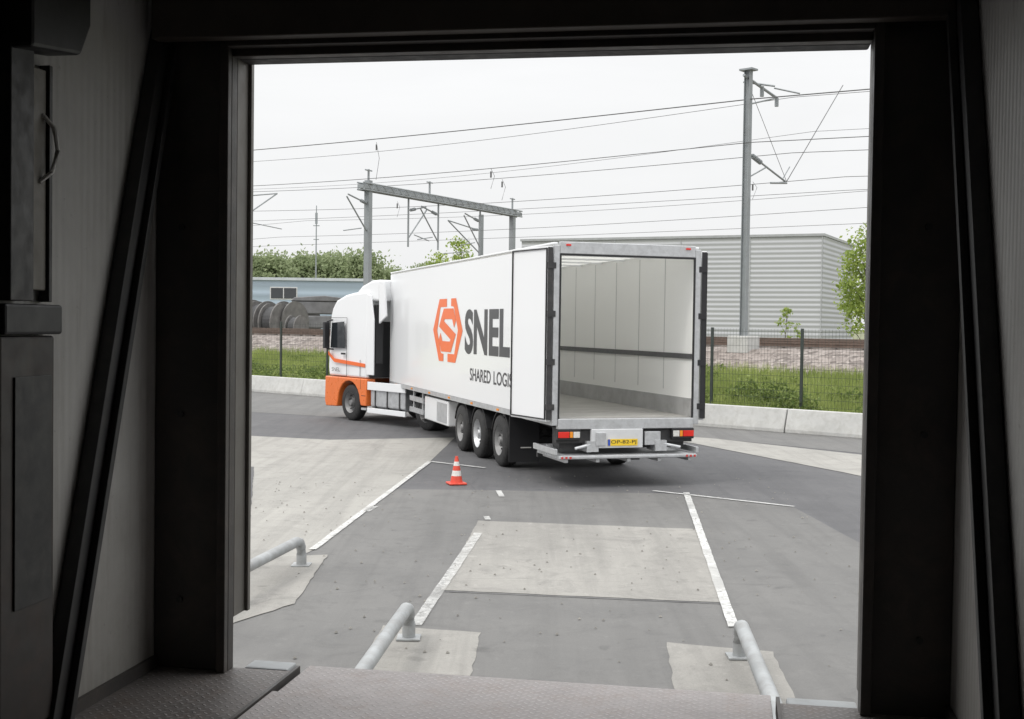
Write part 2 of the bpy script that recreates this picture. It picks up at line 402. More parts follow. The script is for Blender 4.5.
# ------------------------------------------------------------------ railway setting
RO=Vector((8.79,30.8,0)); RA=R(-42)
RM=Matrix.Translation(RO)@Matrix.Rotation(RA,4,'Z')
def rw(x,q,z=0): return RM@Vector((x,q,z))
def bankz(q):
    P=[(0,0.0),(.3,.2),(1.5,.45),(5.2,1.15),(6.0,1.35),(7.6,2.0),(22,2.15),(24,1.3),(2500,1.3)]
    for (a,za),(b,zb) in zip(P,P[1:]):
        if q<=b: return za+(zb-za)*(q-a)/(b-a)
    return 1.3
def strip(name,qs,mt,x0=-900,x1=500):
    mb=MB()
    for a,b in zip(qs,qs[1:]):
        mb.poly([(x0,a,bankz(a)),(x1,a,bankz(a)),(x1,b,bankz(b)),(x0,b,bankz(b))])
    o=mk(name,mb,mt,kind='structure',recalc=False); o.location=RO; o.rotation_euler=(0,0,RA); return o
strip('grass_bank',[.22,.3,1.5,5.2,5.8],GRASS)
strip('ballast_bed',[5.8,6.0,7.6,22,24],BALLAST)
strip('field',[24,2500],FIELD,-2500,2500)
mb=MB().prism([(-.3,0),(.2,0),(.2,.1),(.02,.62),(-.16,.62),(-.3,.1)],'x',-1.985,1.985)
b0=top(mk('concrete_barrier',mb,BARR,bevel=.02),'pale grey low concrete barrier block along the yard edge','barrier',rw(-36,0),RA,'concrete barrier blocks edging the yard')
for i in range(1,13):
    c=b0.copy(); COL.objects.link(c); c.location=rw(-36+4*i,random.uniform(-.02,.02)); c.rotation_euler=(0,0,RA+random.uniform(-.004,.004))
fe=thing('mesh_fence','tall dark green welded mesh fence behind the barrier','fence',rw(0,.95,.3),RA)
for k in range(-9,4):
    x=-5.05+2.83*k
    mk('fence_post',MB().box(x-.035,x+.035,-.03,.03,0,2.42),FENCE,fe)
    if k<3:
        m=MB()
        for j in range(12):
            z=.12+j*.2; m.box(x+.04,x+2.79,.032,.038,z,z+.007)
        for j in range(27):
            xx=x+.06+j*.1; m.box(xx,xx+.004,.038,.043,.1,2.4)
        mk('mesh_panel',m,FENCE,fe,recalc=False)
for q in (10.5,14.5,18.5):
    tr=thing('railway_track','brown rusty railway track on ballast bed','railway track',rw(0,q,bankz(q)),RA,'parallel railway tracks')
    for s_ in (-.75,.75):
        mk('rail',MB().box(-130,60,s_-.035,s_+.035,.16,.20).box(-130,60,s_-.012,s_+.012,.08,.159).box(-130,60,s_-.07,s_+.07,.06,.079),RUST,tr)
    m=MB()
    for i in range(-60,20): m.box(i*1.0,i*1.0+.25,-1.25,1.25,-.1,.055)
    mk('sleepers',m,SLEEP,tr,recalc=False,kind='stuff')
m1=thing('catenary_mast','tall grey steel overhead line mast on concrete footing','railway mast',rw(-8.15,7.7,1.7),RA)
m=MB(); m.box(-.09,.09,-.02,.02,.5,9.75); m.box(-.11,-.09,-.10,.10,.5,9.75); m.box(.09,.11,-.10,.10,.5,9.75)
mk('mast_post',m,MAST,m1)
mk('footing',MB().prism([(-.4,-.4),(.4,-.4),(.4,.4),(-.4,.4)],'z',-.2,.75),BARR,m1,bevel=.03)
m=MB(); m.tube([(0,-.3,9.55),(0,1.9,9.1)],.05,6); m.tube([(0,0,8.6),(0,1.9,9.1)],.03,6); m.tube([(-.5,.5,9.5),(.5,.9,9.3)],.035,6)
m.tube([(0,1.9,9.1),(0,1.9,8.8)],.07,6); m.tube([(0,.9,9.35),(0,.9,9.0)],.07,6); m.tube([(.3,1.2,9.3),(.9,1.9,9.15)],.03,5); m.box(-.25,.25,-.2,.2,9.74,9.8)
mk('top_arm',m,MAST,m1)
m=MB(); m.tube([(0,0,7.0),(0,2.6,6.25)],.035,6); m.tube([(0,0,6.1),(0,1.3,6.62)],.025,6); m.tube([(0,2.4,6.3),(0,2.9,6.8)],.02,6); m.tube([(0,1.6,6.1),(0,2.7,6.2)],.04,6)
for k in range(5): m.tube([(0,.35+.12*k,6.9-.035*k),(0,.41+.12*k,6.88-.035*k)],.09,8)
mk('cantilever_arm',m,MAST,m1)
m=MB(); m.tube([(0,2.7,6.25),(0,6.8,10.3)],.016,5); m.tube([(0,2.7,6.25),(0,0,9.3)],.010,5)
mk('span_wire',m,WIRE,m1)
ga=thing('portal_gantry','grey steel portal gantry spanning the railway tracks','railway gantry',rw(-27.5,7.7,1.7),RA+R(13))
mk('gantry_post',MB().box(-.13,.13,-.13,.13,-.1,7.35),MAST,ga)
mk('gantry_post',MB().box(-.13,.13,13.1,13.36,-.1,7.2),MAST,ga)
m=MB()
for zz in (6.9,7.2):
    for xx in (-.16,.16): m.tube([(xx,-.6,zz),(xx,14,zz)],.04,6)
for i in range(24):
    y=-.6+.61*i
    m.tube([(-.16,y,6.9),(-.16,y+.3,7.2),(-.16,y+.6,6.9)],.02,4); m.tube([(.16,y,6.9),(.16,y+.3,7.2),(.16,y+.6,6.9)],.02,4)
    m.box(-.16,.16,y-.02,y+.02,6.88,6.92)
m.box(-.165,.165,-.6,14,6.96,7.12)
mk('gantry_beam',m,MAST,ga)
for y,sd in ((0,-1),(3.2,1),(5.8,-1),(9.8,-1)):
    m=MB()
    m.tube([(0,y,6.9),(0,y,4.6)],.045,6)
    m.tube([(0,y,6.3),(0,y+sd*1.5,6.6)],.035,6); m.tube([(0,y,5.0),(0,y+sd*1.6,6.5)],.035,6); m.tube([(0,y+sd*.5,5.2),(0,y+sd*1.8,5.0)],.025,6)
    for k in range(4): m.tube([(0,y+sd*(.2+.1*k),6.34+.02*k),(0,y+sd*(.25+.1*k),6.35+.02*k)],.08,7)
    mk('cantilever_arm',m,MAST,ga)
for y in (0,5,13.2): mk('insulator_peak',MB().tube([(0,y,7.2),(0,y,7.85)],.05,6).tube([(0,y-.25,7.8),(0,y+.25,7.8)],.035,5),MAST,ga)
def small_mast(x,q,h,side,label):
    e=thing('catenary_mast',label,'railway mast',rw(x,q,1.9),RA)
    mk('mast_post',MB().box(-.10,.10,-.10,.10,0,h),MAST,e)
    for sd in side:
        m=MB()
        m.tube([(0,0,h-.9),(0,sd*2.6,h-.5)],.035,6); m.tube([(0,0,h-2.2),(0,sd*2.6,h-.5)],.035,6); m.tube([(0,sd*.9,h-2.1),(0,sd*2.9,h-2.3)],.025,6)
        for k in range(4): m.tube([(0,sd*(.3+.1*k),h-.85),(0,sd*(.35+.1*k),h-.85)],.08,7)
        mk('cantilever_arm',m,MAST,e)
    return e
small_mast(-37.4,7.6,7.9,(1,),'grey overhead line mast with bracket arm beside the track')
small_mast(-33,20.8,6.9,(-1,),'slim pale overhead line mast beyond the tracks')
WG='overhead railway cables'
def wire(q,z870,z250,r,sag=.25,lab='thin dark overhead cable running above the railway'):
    xa=-5-(q-10.5)*.5; xb=-40-(q-10.5)*1.3
    pts=[]
    for i in range(61):
        x=30-120*i/60
        k=(xa-x)/(xa-xb); z=z870+(z250-z870)*k-sag*math.sin(math.pi*((x+8)%40)/40)
        pts.append((x,q,z))
    o=mk('overhead_wire',MB().tube(pts,r,5),WIRE); top(o,lab,'overhead cable',RO,RA,WG); return o
wire(7.7,10.35,11.25,.020,.15); wire(10.5,10.9,11.4,.010,.4)
wire(7.6,8.9,9.6,.014,.3); wire(10.5,8.9,9.75,.012,.3)
wire(14.5,8.5,9.2,.012,.3); wire(14.6,8.0,8.6,.010,.1)
wire(18.5,7.75,8.0,.011,.2); wire(18.6,7.1,7.5,.010,.05)
wire(12.0,9.9,10.2,.008,.5); wire(20.5,8.7,9.2,.010,.3)
for x,q,zt,zb in ((-27,7.7,10.7,9.25),(-22,10.5,9.0,8.3),(-12,14.5,8.6,8.1),(-33,14.5,9.0,8.4),(-20,7.65,9.0,8.4)):
    o=mk('wire_dropper',MB().tube([(0,0,zb-.2),(.2,0,(zt+zb)/2),(0,0,zt)],.010,5).tube([(0,0,zt-.35),(0,0,zt-.1)],.035,6),WIRE)
    top(o,'thin dropper wire with insulator hanging from overhead cable','overhead cable',rw(x,q,0),RA,'dropper wires')

# ------------------------------------------------------------------ foliage
def leaves(mb,rng,c,rad,n,size):
    for _ in range(n):
        p=Vector((rng.gauss(0,1)*rad[0],rng.gauss(0,1)*rad[1],rng.gauss(0,1)*rad[2]))+Vector(c)
        a=Vector((rng.uniform(-1,1),rng.uniform(-1,1),rng.uniform(-1,1))).normalized()
        b=a.orthogonal().normalized(); b.rotate(Matrix.Rotation(rng.uniform(0,6.28),3,a)); c2=a.cross(b)
        s=size*rng.uniform(.6,1.3)
        mb.add([p-b*s,p-c2*s*.55,p+b*s,p+c2*s*.55],[(0,1,2,3)])
def tree(name,label,loc,h,cr,seed,mt,nl=60,per=40,size=.16,ch0=.3,group=None):
    rng=random.Random(seed); e=thing(name,label,'tree' if name=='tree' else 'shrub',loc,rng.uniform(0,6.28),group)
    tk=MB(); th=h*.9
    pts=[(0,0,0)]; x=y=0
    for i in range(1,7):
        x+=rng.uniform(-.04,.04)*h*.3; y+=rng.uniform(-.04,.04)*h*.3; pts.append((x,y,th*i/6))
    r0=h*.014; tk.tube(pts,[r0*(1-.14*i) for i in range(7)],8)
    cm=MB()
    for i in range(nl):
        f=ch0+(1-ch0)*rng.random(); prof=math.sin(math.pi*min(1,(f-ch0)/(1-ch0)*.8+.17))**.6
        a=rng.uniform(0,6.28); rr=cr*prof*math.sqrt(rng.random())*rng.uniform(.7,1.12)
        c=Vector((rr*math.cos(a),rr*math.sin(a),f*h))
        if i%4==0:
            k=min(5,int((f*.75)*6)); b0_=Vector(pts[k]); tk.tube([b0_,b0_.lerp(c,.5)+Vector((0,0,.03*h)),c],[r0*.35,r0*.2,r0*.06],5)
        s=cr*.17*rng.uniform(.6,1.4)
        leaves(cm,rng,c,(s,s,s*.7),per,size)
    mk('trunk',tk,BARK,e,smooth=True); mk('crown',cm,mt,e,recalc=False)
    return e
TG='row of spring-green trees beyond the railway'
base=[tree('tree','leafy green tree in a distant row, painted paler for haze',(0,0,0),9.6,3.8,11+i,LEAFF,110,60,.24,.12,group=TG) for i in range(3)]
rng=random.Random(5)
i=0
for px in list(range(205,445,17))+list(range(212,440,30)):
    Y=150+rng.uniform(-10,14); X=(px-512)/F*Y; h=rng.uniform(.80,.97)
    if px>380: h*=.88
    if i<3: e=base[i]; e.location=(X,Y,1.3); e.scale=(h,)*3
    else: copy_thing(base[i%3],(X,Y,1.3),rng.uniform(0,6),h)
    i+=1
tree('tree','sparse young tree with fresh green leaves above the railway',((440-512)/F*95,95,1.3),6.9,1.5,41,LEAFT,30,24,.14,.45)
tree('tree','sparse young tree with fresh green leaves above the railway',((460-512)/F*93,93,1.3),7.7,1.6,42,LEAFT,36,24,.14,.45)
tree('tree','bright spring-green leafy tree beside the grey warehouse',(.289*62,62,1.5),6.4,1.5,43,LEAFT,120,34,.11,.2)
tree('tree','bright spring-green leafy tree beside the grey warehouse',(.315*70,70,1.5),7.5,2.2,44,LEAFT,120,40,.12,.2)
tree('shrub','small green sapling growing on the ballast edge',(.2215*60,60,1.9),1.9,.4,45,LEAFT,14,20,.07,.2)
tree('shrub','small green sapling growing on the ballast edge',(.232*62,62,1.9),1.1,.3,46,LEAFT,9,18,.06,.2)
rng=random.Random(3)
from mathutils import noise as mn
def under(x0,x1,dens):
    um=MB(); gm=MB()
    n=int((x1-x0)*5.4*dens)
    for _ in range(n):
        x=rng.uniform(x0,x1); q=.35+5.5*rng.random()
        n1=mn.noise(Vector((x*.55,q*.8,3.1)))*.5+.5; n2=mn.noise(Vector((x*1.9,q*2.0,7.7)))*.5+.5
        bush=max(0,min(1,(n1-.36)*5))*(1 if q<2.2 else max(0,1-(q-2.2)/1.6)) + (0.45 if n1>.62 else 0)
        hb=(.10+.62*n2)*bush
        if rng.random()<max(.12,.85*min(1,bush)):
            z=bankz(q)+rng.random()**.6*hb
            leaves(um,rng,(x,q,z),(.05,.05,.03),1,.062)
        else:
            z=bankz(q); hgt=rng.uniform(.10,.42); a=rng.uniform(0,6.28); w_=.014; dx=rng.uniform(-.14,.14); dy=rng.uniform(-.14,.14)
            gm.add([(x-w_*math.cos(a),q-w_*math.sin(a),z-.05),(x+w_*math.cos(a),q+w_*math.sin(a),z-.05),(x+dx,q+dy,z+hgt)],[(0,1,2)])
    return um,gm
for x0,x1,dn in ((-33,-15,320),(-11,4,480)):
    um,gm=under(x0,x1,dn)
    for nm,mm,mt in (('undergrowth',um,LEAFN),('grass',gm,LEAFG)):
        o=mk(nm,mm,mt,recalc=False,kind='stuff'); o.location=RO;o.rotation_euler=(0,0,RA)

# ------------------------------------------------------------------ background buildings
TRIM=mat('roof_trim',(.34,.35,.36)); JNT=mat('joint_grey',(.38,.39,.40))
wh=thing('warehouse','large pale grey warehouse with horizontal ribbed cladding','building',(25.1,100,1.3),math.atan2(11.5,-24.1))
Lf=27
mk('wall',MB().box(0,Lf,-14,0,0,9.0),CLAD,wh)
m=MB()
for i in range(0,5): m.box(i*6-.04 if i else .02,i*6+.04 if i else .1,.0,.05,0,9.0)
mk('panel_joint',m,JNT,wh)
mk('gable_wall',MB().box(-.03,-.004,-14,0.0,0,9.0),CLADD,wh)
mk('roof_edge',MB().box(-.12,Lf+.1,-14.1,.12,9.0,9.2),TRIM,wh)
mk('plinth',MB().box(-.06,Lf,-14,.08,-.2,.5),BARR,wh)
bl=thing('industrial_building','low pale blue industrial building with dark windows','building',(-26,112,1.3),0)
mk('wall',MB().box(-18,12.8,0,12,0,5.2),BLUEC,bl)
WT=mat('white_trim',(.50,.53,.56)); WF=mat('window_frame_white',(.6,.6,.6))
mk('roof_edge',MB().box(-18.2,13,-.2,12.2,5.2,5.45),WT,bl)
for a,b in ((4.0,6.3),(-2,0.2),(-8,-5.8)):
    w_=mk('window',MB().box(a,b,-.06,.02,3.55,4.5),GLASS,bl)
    mk('window_frame',MB().box(a-.1,b+.1,-.03,.01,3.45,4.6),WF,w_)
    mk('window_bar',MB().box((a+b)/2-.04,(a+b)/2+.04,-.1,-.065,3.55,4.5),WF,w_)
DR=mat('drum_wood_grey',(.14,.135,.13),.8,var=.3,scale=2); DC=mat('cable_black',(.04,.04,.042),.6,var=.3,scale=6)
dr=thing('cable_drum','large grey cable drum wound with black cable','cable drum',(0,0,0),0,'cable drums stacked in the depot')
for y in (-.6,.5):
    mk('flange',MB().lathe([(.25,y),(1.55,y),(1.55,y+.1),(.25,y+.1)],(0,0,1.55),'y',28,True),DR,dr)
mk('wound_cable',MB().lathe([(.3,-.498),(1.2,-.498),(1.3,-.4),(1.3,.4),(1.2,.498),(.3,.498)],(0,0,1.55),'y',28),DC,dr)
mk('hub',MB().lathe([(.28,-.7),(.28,.7),(.1,.7),(.1,-.7)],(0,0,1.55),'y',14,True),DR,dr)
first=True
for px,Y,rz,s_ in ((262,86,1.0,.92),(275,84,1.15,.86),(289,85,1.05,.92),(247,87,1.1,.95),(303,90,.9,.85),(296,80,1.2,.6)):
    loc=((px-512)/F*Y,Y,1.3)
    if first: dr.location=loc; dr.rotation_euler=(0,0,rz); dr.scale=(s_,)*3; first=False
    else: copy_thing(dr,loc,rz,s_)
GREYM=mat('stack_grey',(.17,.17,.175),.7,var=.35,scale=1.2)
st=thing('crate_stack','grey stack of covered crates in the depot','crate stack',((324-512)/F*88,88,1.3),.15)
for r_,(xa_,xb_) in enumerate(((-2.4,2.4),(-2.3,2.2),(-2.3,1.9))):
    mk('crate',MB().box(xa_,xb_,-1.4,1.4,r_*1.0,r_*1.0+.88),GREYM,st,bevel=.08)
mk('tarpaulin',MB().prism([(-2.35,2.9),(-2.1,3.15),(0,3.3),(1.8,3.1),(2.0,2.9)],'y',-1.45,1.45),GREYM,st,bevel=.05)
an=mk('radio_mast',MB().tube([(0,0,0),(0,0,14.2)],[.13,.05],6).tube([(-.35,0,12),(.35,0,12)],.05,5).tube([(-.3,0,10.5),(.3,0,10.5)],.05,5).box(-.12,.12,-.12,.12,12.2,13.4),MAST)
top(an,'slim grey radio mast rising above distant trees','mast',((315-512)/F*135,135,1.3))

# ------------------------------------------------------------------ wheel
def wheel(parent,loc,side,dual=False,rimmat=RIM):
    e=bpy.data.objects.new('wheel',None); COL.objects.link(e); e.parent=parent; e.location=loc; e.empty_display_size=.1
    w_=.30 if not dual else .62
    sg=1 if side<0 else -1
    pr=[(.29,0),(.40,.0),(.47,.02),(.495,.05),(.5,.1)]
    for g_ in (.10,.15,.20):
        if g_<w_-.05: pr+=[(.5,g_+.0),(.488,g_+.004),(.488,g_+.012),(.5,g_+.016)]
    pr+=[(.5,w_-.1+.03),(.495,w_-.05),(.47,w_-.02),(.40,w_),(.29,w_)]
    pr=[(a,sg*b) for a,b in pr]
    mk('tyre',MB().lathe(pr,(0,0,0),'x',40,True),RUBBER,e,smooth=True)
    rp=[(.001,sg*.10),(.11,sg*.10),(.12,sg*.03),(.13,sg*.14),(.20,sg*.14),(.24,sg*.07),(.27,sg*.03),(.295,sg*.0),(.30,sg*.04)]
    rm=MB().lathe(rp,(0,0,0),'x',32)
    for k in range(10):
        a=k*math.pi/5; rm.tube([(sg*.09,.165*math.cos(a),.165*math.sin(a)),(sg*.15,.165*math.cos(a),.165*math.sin(a))],.014,6)
    rm.lathe([(.001,sg*.01),(.07,sg*.01),(.1,sg*.1)],(0,0,0),'x',16)
    mk('rim',rm,rimmat,e,smooth=True)
    hm=MB()
    for k in range(10):
        a=(k+.5)*math.pi/5; hm.tube([(sg*.09,.225*math.cos(a),.225*math.sin(a)),(sg*.12,.225*math.cos(a),.225*math.sin(a))],.024,7)
    mk('hand_hole',hm,BLACK,e)
    return e
def mudguard(parent,s_,y,x0,x1):
    m=MB(); A=[R(15+15*k) for k in range(11)]; a,b=sorted((s_*x0,s_*x1))
    o_=[(y+.62*math.cos(q),.5+.58*math.sin(q)) for q in A]; i_=[(y+.6*math.cos(q),.5+.56*math.sin(q)) for q in A]
    mk('mudguard',m.prism(o_+i_[::-1],'x',a,b),BLACK,parent)

# ------------------------------------------------------------------ trailer
TA=R(17.1); SX=1.035
rl=Vector((.68,20.4,0)); rv=Vector((math.cos(TA),math.sin(TA),0))
TL=rl+rv*1.275*SX
T=thing('semi_trailer','long white box trailer with rear doors open and logo','trailer',TL,TA)
T.scale=(SX,1,1)
Zb,Zt,LN=1.14,4.02,13.6
mk('side_wall',MB().box(-1.275,-1.215,.06,LN,Zb,Zt),WHITE,T,bevel=.008)
mk('side_wall',MB().box(1.215,1.275,.06,LN,Zb,Zt),WHITE,T,bevel=.008)
mk('inner_lining',MB().box(1.2115,1.2148,.062,LN-.065,Zb+.04,Zt-.002),LINING,T)
mk('inner_lining',MB().box(-1.2148,-1.2115,.062,LN-.065,Zb+.04,Zt-.002),LINING,T)
mk('front_wall',MB().box(-1.209,1.209,LN-.06,LN-.003,Zb,Zt-.003),WHITE,T)
mk('roof',MB().box(-1.27,1.27,.06,LN-.01,Zt+.002,Zt+.03),ROOFT,T)
mk('floor',MB().box(-1.209,1.209,.06,LN-.065,Zb-.02,Zb+.03),mat('trailer_floor',(.36,.35,.33),.6,var=.15,scale=1.5,dirt=.4,dirtcol=(.2,.19,.18)),T)
m=MB()
for s_ in (-1,1): m.box(min(s_*1.28,s_*1.21),max(s_*1.28,s_*1.21),.05,LN+.005,Zb-.10,Zb-.002)
mk('bottom_rail',m,ALU,T)
m=MB()
for s_ in (-1,1): m.box(min(s_*1.283,s_*1.2),max(s_*1.283,s_*1.2),.05,LN+.005,Zt+.033,Zt+.07)
mk('top_rail',m,WHITE,T,bevel=.01)
sm=MB(); x=1.211
SEAM=mat('seam_grey',(.45,.45,.45))
for k in range(1,12):
    y=k*1.18+.1
    sm.box(x-.003,x-.0,y-.010,y+.010,Zb+.45,Zt-.04); sm.box(-x,-x+.003,y-.010,y+.010,Zb+.45,Zt-.04)
mk('lining_seam',sm,SEAM,T)
lm=MB()
for s_ in (-1,1):
    a,b=sorted((s_*(x-.004),s_*(x-.03))); lm.box(a,b,.1,LN-.07,2.16,2.25)
mk('lashing_rail',lm,mat('lashing_rail_grey',(.13,.13,.135),.4,metal=.4),T)
lm=MB()
for s_ in (-1,1):
    a,b=sorted((s_*(x-.001),s_*(x-.02))); lm.box(a,b,.1,LN-.07,Zb+.032,Zb+.34)
mk('kick_plate',lm,mat('kick_plate_alu',(.5,.5,.5),.45,metal=.4,var=.15,dirt=.4,dirtcol=(.25,.24,.23)),T)
for k in range(0,11): mk('roof_bow',MB().box(-1.2,1.2,.8+k*1.2,.85+k*1.2,Zt-.035,Zt-.004),WHITE,T)
mk('rear_post',MB().box(-1.29,-1.19,-.03,.058,Zb-.1,Zt+.02).box(1.19,1.29,-.03,.058,Zb-.1,Zt+.02),ALU,T,bevel=.01)
mk('rear_header',MB().box(-1.188,1.188,-.03,.058,Zt-.12,Zt+.08),ALU,T,bevel=.01)
mk('rear_gasket',MB().box(-1.19,-1.165,-.034,.0,Zb,Zt-.12).box(1.165,1.19,-.034,.0,Zb,Zt-.12).box(-1.165,1.165,-.034,.0,Zt-.15,Zt-.122),BLACK,T)
mk('rear_sill',MB().box(-1.188,1.188,-.05,.058,Zb-.16,Zb+.015),ALU,T,bevel=.01)
for xx in (-1.05,1.05): mk('marker_lamp',MB().box(xx-.04,xx+.04,-.05,-.031,Zt+.01,Zt+.04),REDL,T)
def door(sx,ang):
    e=bpy.data.objects.new('door',None); COL.objects.link(e); e.parent=T; e.location=(sx*1.31,-.02,0); e.empty_display_size=.1
    e.rotation_euler=(0,0,-sx*ang)
    a,b=sorted((sx*.0,sx*.075)); wd=1.24
    mk('door_panel',MB().box(a,b,0.02,wd,Zb-.03,Zt+.0),WHITE,e,bevel=.006)
    o=sx*.075
    def bx(d0,d1,y0,y1,z0,z1):
        p,q=sorted((o+sx*d0,o+sx*d1)); return (p,q,y0,y1,z0,z1)
    m=MB(); m.box(*bx(.002,.02,wd-.03,wd-.008,Zb,Zt-.03)); m.box(*bx(.002,.02,.03,.055,Zb,Zt-.03)); m.box(*bx(.002,.02,.055,wd-.03,Zb,Zb+.02)); m.box(*bx(.002,.02,.055,wd-.03,Zt-.05,Zt-.03))
    mk('door_seal',m,BLACK,e)
    for yy in (.45,.95): mk('lock_rod',MB().tube([(-sx*.03,yy,Zb),(-sx*.03,yy,Zt-.1)],.014,6),ALU,e)
    m=MB()
    for zz in (1.35,2.1,2.9,3.7): m.box(min(-sx*.05,sx*.09),max(-sx*.05,sx*.09),-.03,.018,zz-.05,zz+.05)
    m.box(min(0,sx*.078),max(0,sx*.078),-.012,.019,Zb,Zt-.02)
    mk('hinge',m,BLACK if sx>0 else DARK,e)
    return e
door(-1,R(11)); door(1,R(19))
X0=-1.2795
def flank(y_start,width,z0,h): return lambda a,b:(X0,y_start-a*width,z0+b*h)
mk('lettering',text_mb('SNEL',flank(5.70,3.25,2.09,.93),.035),INK,T,label='large dark grey company lettering',recalc=False)
mk('lettering',text_mb('SHARED',flank(5.25,1.55,1.55,.26),.012),INK,T,recalc=False)
mk('lettering',text_mb('LOGISTICS',flank(3.5,2.15,1.55,.26),.012),INK,T,recalc=False)
def thick(path,wd):
    n=len(path); P=[Vector(p) for p in path]; Ls=[];Rs=[]
    for i in range(n):
        d1=(P[i]-P[i-1]).normalized() if i>0 else (P[1]-P[0]).normalized()
        d2=(P[i+1]-P[i]).normalized() if i<n-1 else d1
        n1=Vector((-d1.y,d1.x)); n2=Vector((-d2.y,d2.x)); b=(n1+n2).normalized(); k=min(2.2,1/max(.3,b.dot(n1)))
        Ls.append(P[i]+b*wd/2*k); Rs.append(P[i]-b*wd/2*k)
    return Ls,Rs
lg=MB(); cy,cz,hw,hh=7.22,2.57,1.34,.70
def LP(a,b): return (X0,cy-a*hw,cz+b*hh)
# two interlocking half hexagons around an angular S
half=[(-.04,1),(-.56,1),(-1,0),(-.56,-1),(-.24,-1),(-.24,-.76),(-.42,-.74),(-.70,-.02),(-.48,.74),(-.04,.74)]
for s_ in (1,-1): lg.poly([LP(s_*a,s_*b) for a,b in half])
Ls,Rs=thick([(.52*hw,.20*hh),(.36*hw,.52*hh),(-.22*hw,.52*hh),(-.40*hw,.20*hh),(.40*hw,-.20*hh),(.22*hw,-.52*hh),(-.36*hw,-.52*hh),(-.52*hw,-.20*hh)],.235)
for i in range(len(Ls)-1):
    lg.poly([(X0-.001,cy-p.x,cz+p.y) for p in (Ls[i],Ls[i+1],Rs[i+1],Rs[i])])
mk('logo',lg,LOGO,T,recalc=False,label='orange angular hexagon logo')
for k in range(7): mk('side_marker',MB().box(-1.297,-1.281,1.2+k*1.9,1.32+k*1.9,Zb-.07,Zb-.03),AMBER,T)
mk('chassis',MB().box(-.55,-.43,.1,12.6,.82,1.03).box(.43,.55,.1,12.6,.82,1.03).box(-.9,.9,.1,.3,.8,1.03).box(-.7,.7,11.0,12.6,.9,1.03)
   .box(-1.2,1.2,3,3.1,.92,1.03).box(-1.2,1.2,7.6,7.7,.92,1.03),DARK,T)
for y in (3.2,4.75,6.1):
    mk('axle',MB().tube([(-1.0,y,.5),(1.0,y,.5)],.08,10).tube([(-.5,y-.4,.7),(-.5,y,.55)],.06,6).tube([(.5,y-.4,.7),(.5,y,.55)],.06,6),DARK,T)
    wheel(T,(-1.25,y,.5),-1,rimmat=ALU if y==4.75 else RIM); wheel(T,(1.25,y,.5),1)
    for s_ in (-1,1): mudguard(T,s_,y,1.22,.85)
mk('mud_flap',MB().box(-1.265,-.70,2.45,2.47,.16,1.02).box(.70,1.265,2.45,2.47,.16,1.02),BLACK,T)
mk('mud_flap_mark',MB().box(-1.05,-.85,2.443,2.448,.42,.44),CONEW,T)
mk('pallet_box',MB().box(-1.22,-.6,7.3,9.6,.42,.98),WHITE,T,bevel=.03)
mk('pallet_box_lid',MB().box(-1.235,-1.222,7.4,8.3,.48,.92),ALU,T,bevel=.01)
mk('side_guard',MB().box(-1.24,-1.2,9.7,11.2,.78,.9).box(-1.24,-1.2,9.7,11.2,.5,.62).box(-1.2,-1.16,9.9,9.98,.5,1.03).box(-1.2,-1.16,10.9,10.98,.5,1.03),ALU,T)
for s_ in (-1,1):
    a,b=sorted((s_*1.0,s_*.88)); a2,b2=sorted((s_*1.1,s_*.78))
    mk('landing_leg',MB().box(a,b,10.2,10.34,.35,1.03).box(a2,b2,10.15,10.4,.3,.35),DARK,T)
mk('bumper_beam',MB().box(-1.2,1.2,.02,.12,.74,.96),DARK,T,bevel=.01)
for s_ in (-1,1):
    a,b=sorted((s_*.80,s_*1.2)); mk('lamp_housing',MB().box(a,b,-.06,.015,.80,.98),BLACK,T,bevel=.01)
    a,b=sorted((s_*1.0,s_*1.19)); mk('tail_lamp',MB().box(a,b,-.075,-.062,.84,.94),REDL,T,bevel=.005)
    a,b=sorted((s_*.94,s_*.99)); mk('indicator_lamp',MB().box(a,b,-.075,-.062,.84,.94),AMBER,T,bevel=.005)
    a,b=sorted((s_*.82,s_*.93)); mk('reverse_lamp',MB().box(a,b,-.075,-.062,.84,.94),CONEW,T,bevel=.005)
mk('plate_holder',MB().box(-.62,.28,-.07,.015,.66,.98),mat('plate_holder_white',(.62,.63,.64)),T,bevel=.012)
mk('hydraulic_unit',MB().box(-.55,-.38,-.1,-.072,.70,.93).box(.32,.6,-.06,.01,.7,.93),ALU,T,bevel=.01)
mk('number_plate',MB().box(-.34,.18,-.084,-.074,.70,.81),YELLOW,T)
mk('plate_blue_strip',MB().box(-.34,-.30,-.088,-.085,.702,.808),PLBLUE,T)
mk('plate_number',text_mb('OP-82-PJ',lambda a,b:(-.285+a*.44,-.0875,.718+b*.075),.0),BLACK,T,recalc=False)
m=MB()
for k in range(9): m.box(-1.2,1.2,-.16+k*.13,-.045+k*.13,.49,.55)
m.box(-1.2,1.2,-.19,-.163,.50,.54)
for k in range(5): m.box(-1.1+k*.54,-1.04+k*.54,-.14,1.0,.43,.488)
mk('tail_lift_platform',m,ALU,T,bevel=.006)
m=MB()
for s_ in (-1,1):
    for k in range(3):
        a,b=sorted((s_*(1.0+k*.07),s_*(1.035+k*.07))); m.box(a,b,-.197,-.192,.502,.538)
mk('warning_stripe',m,REDLIVE,T)
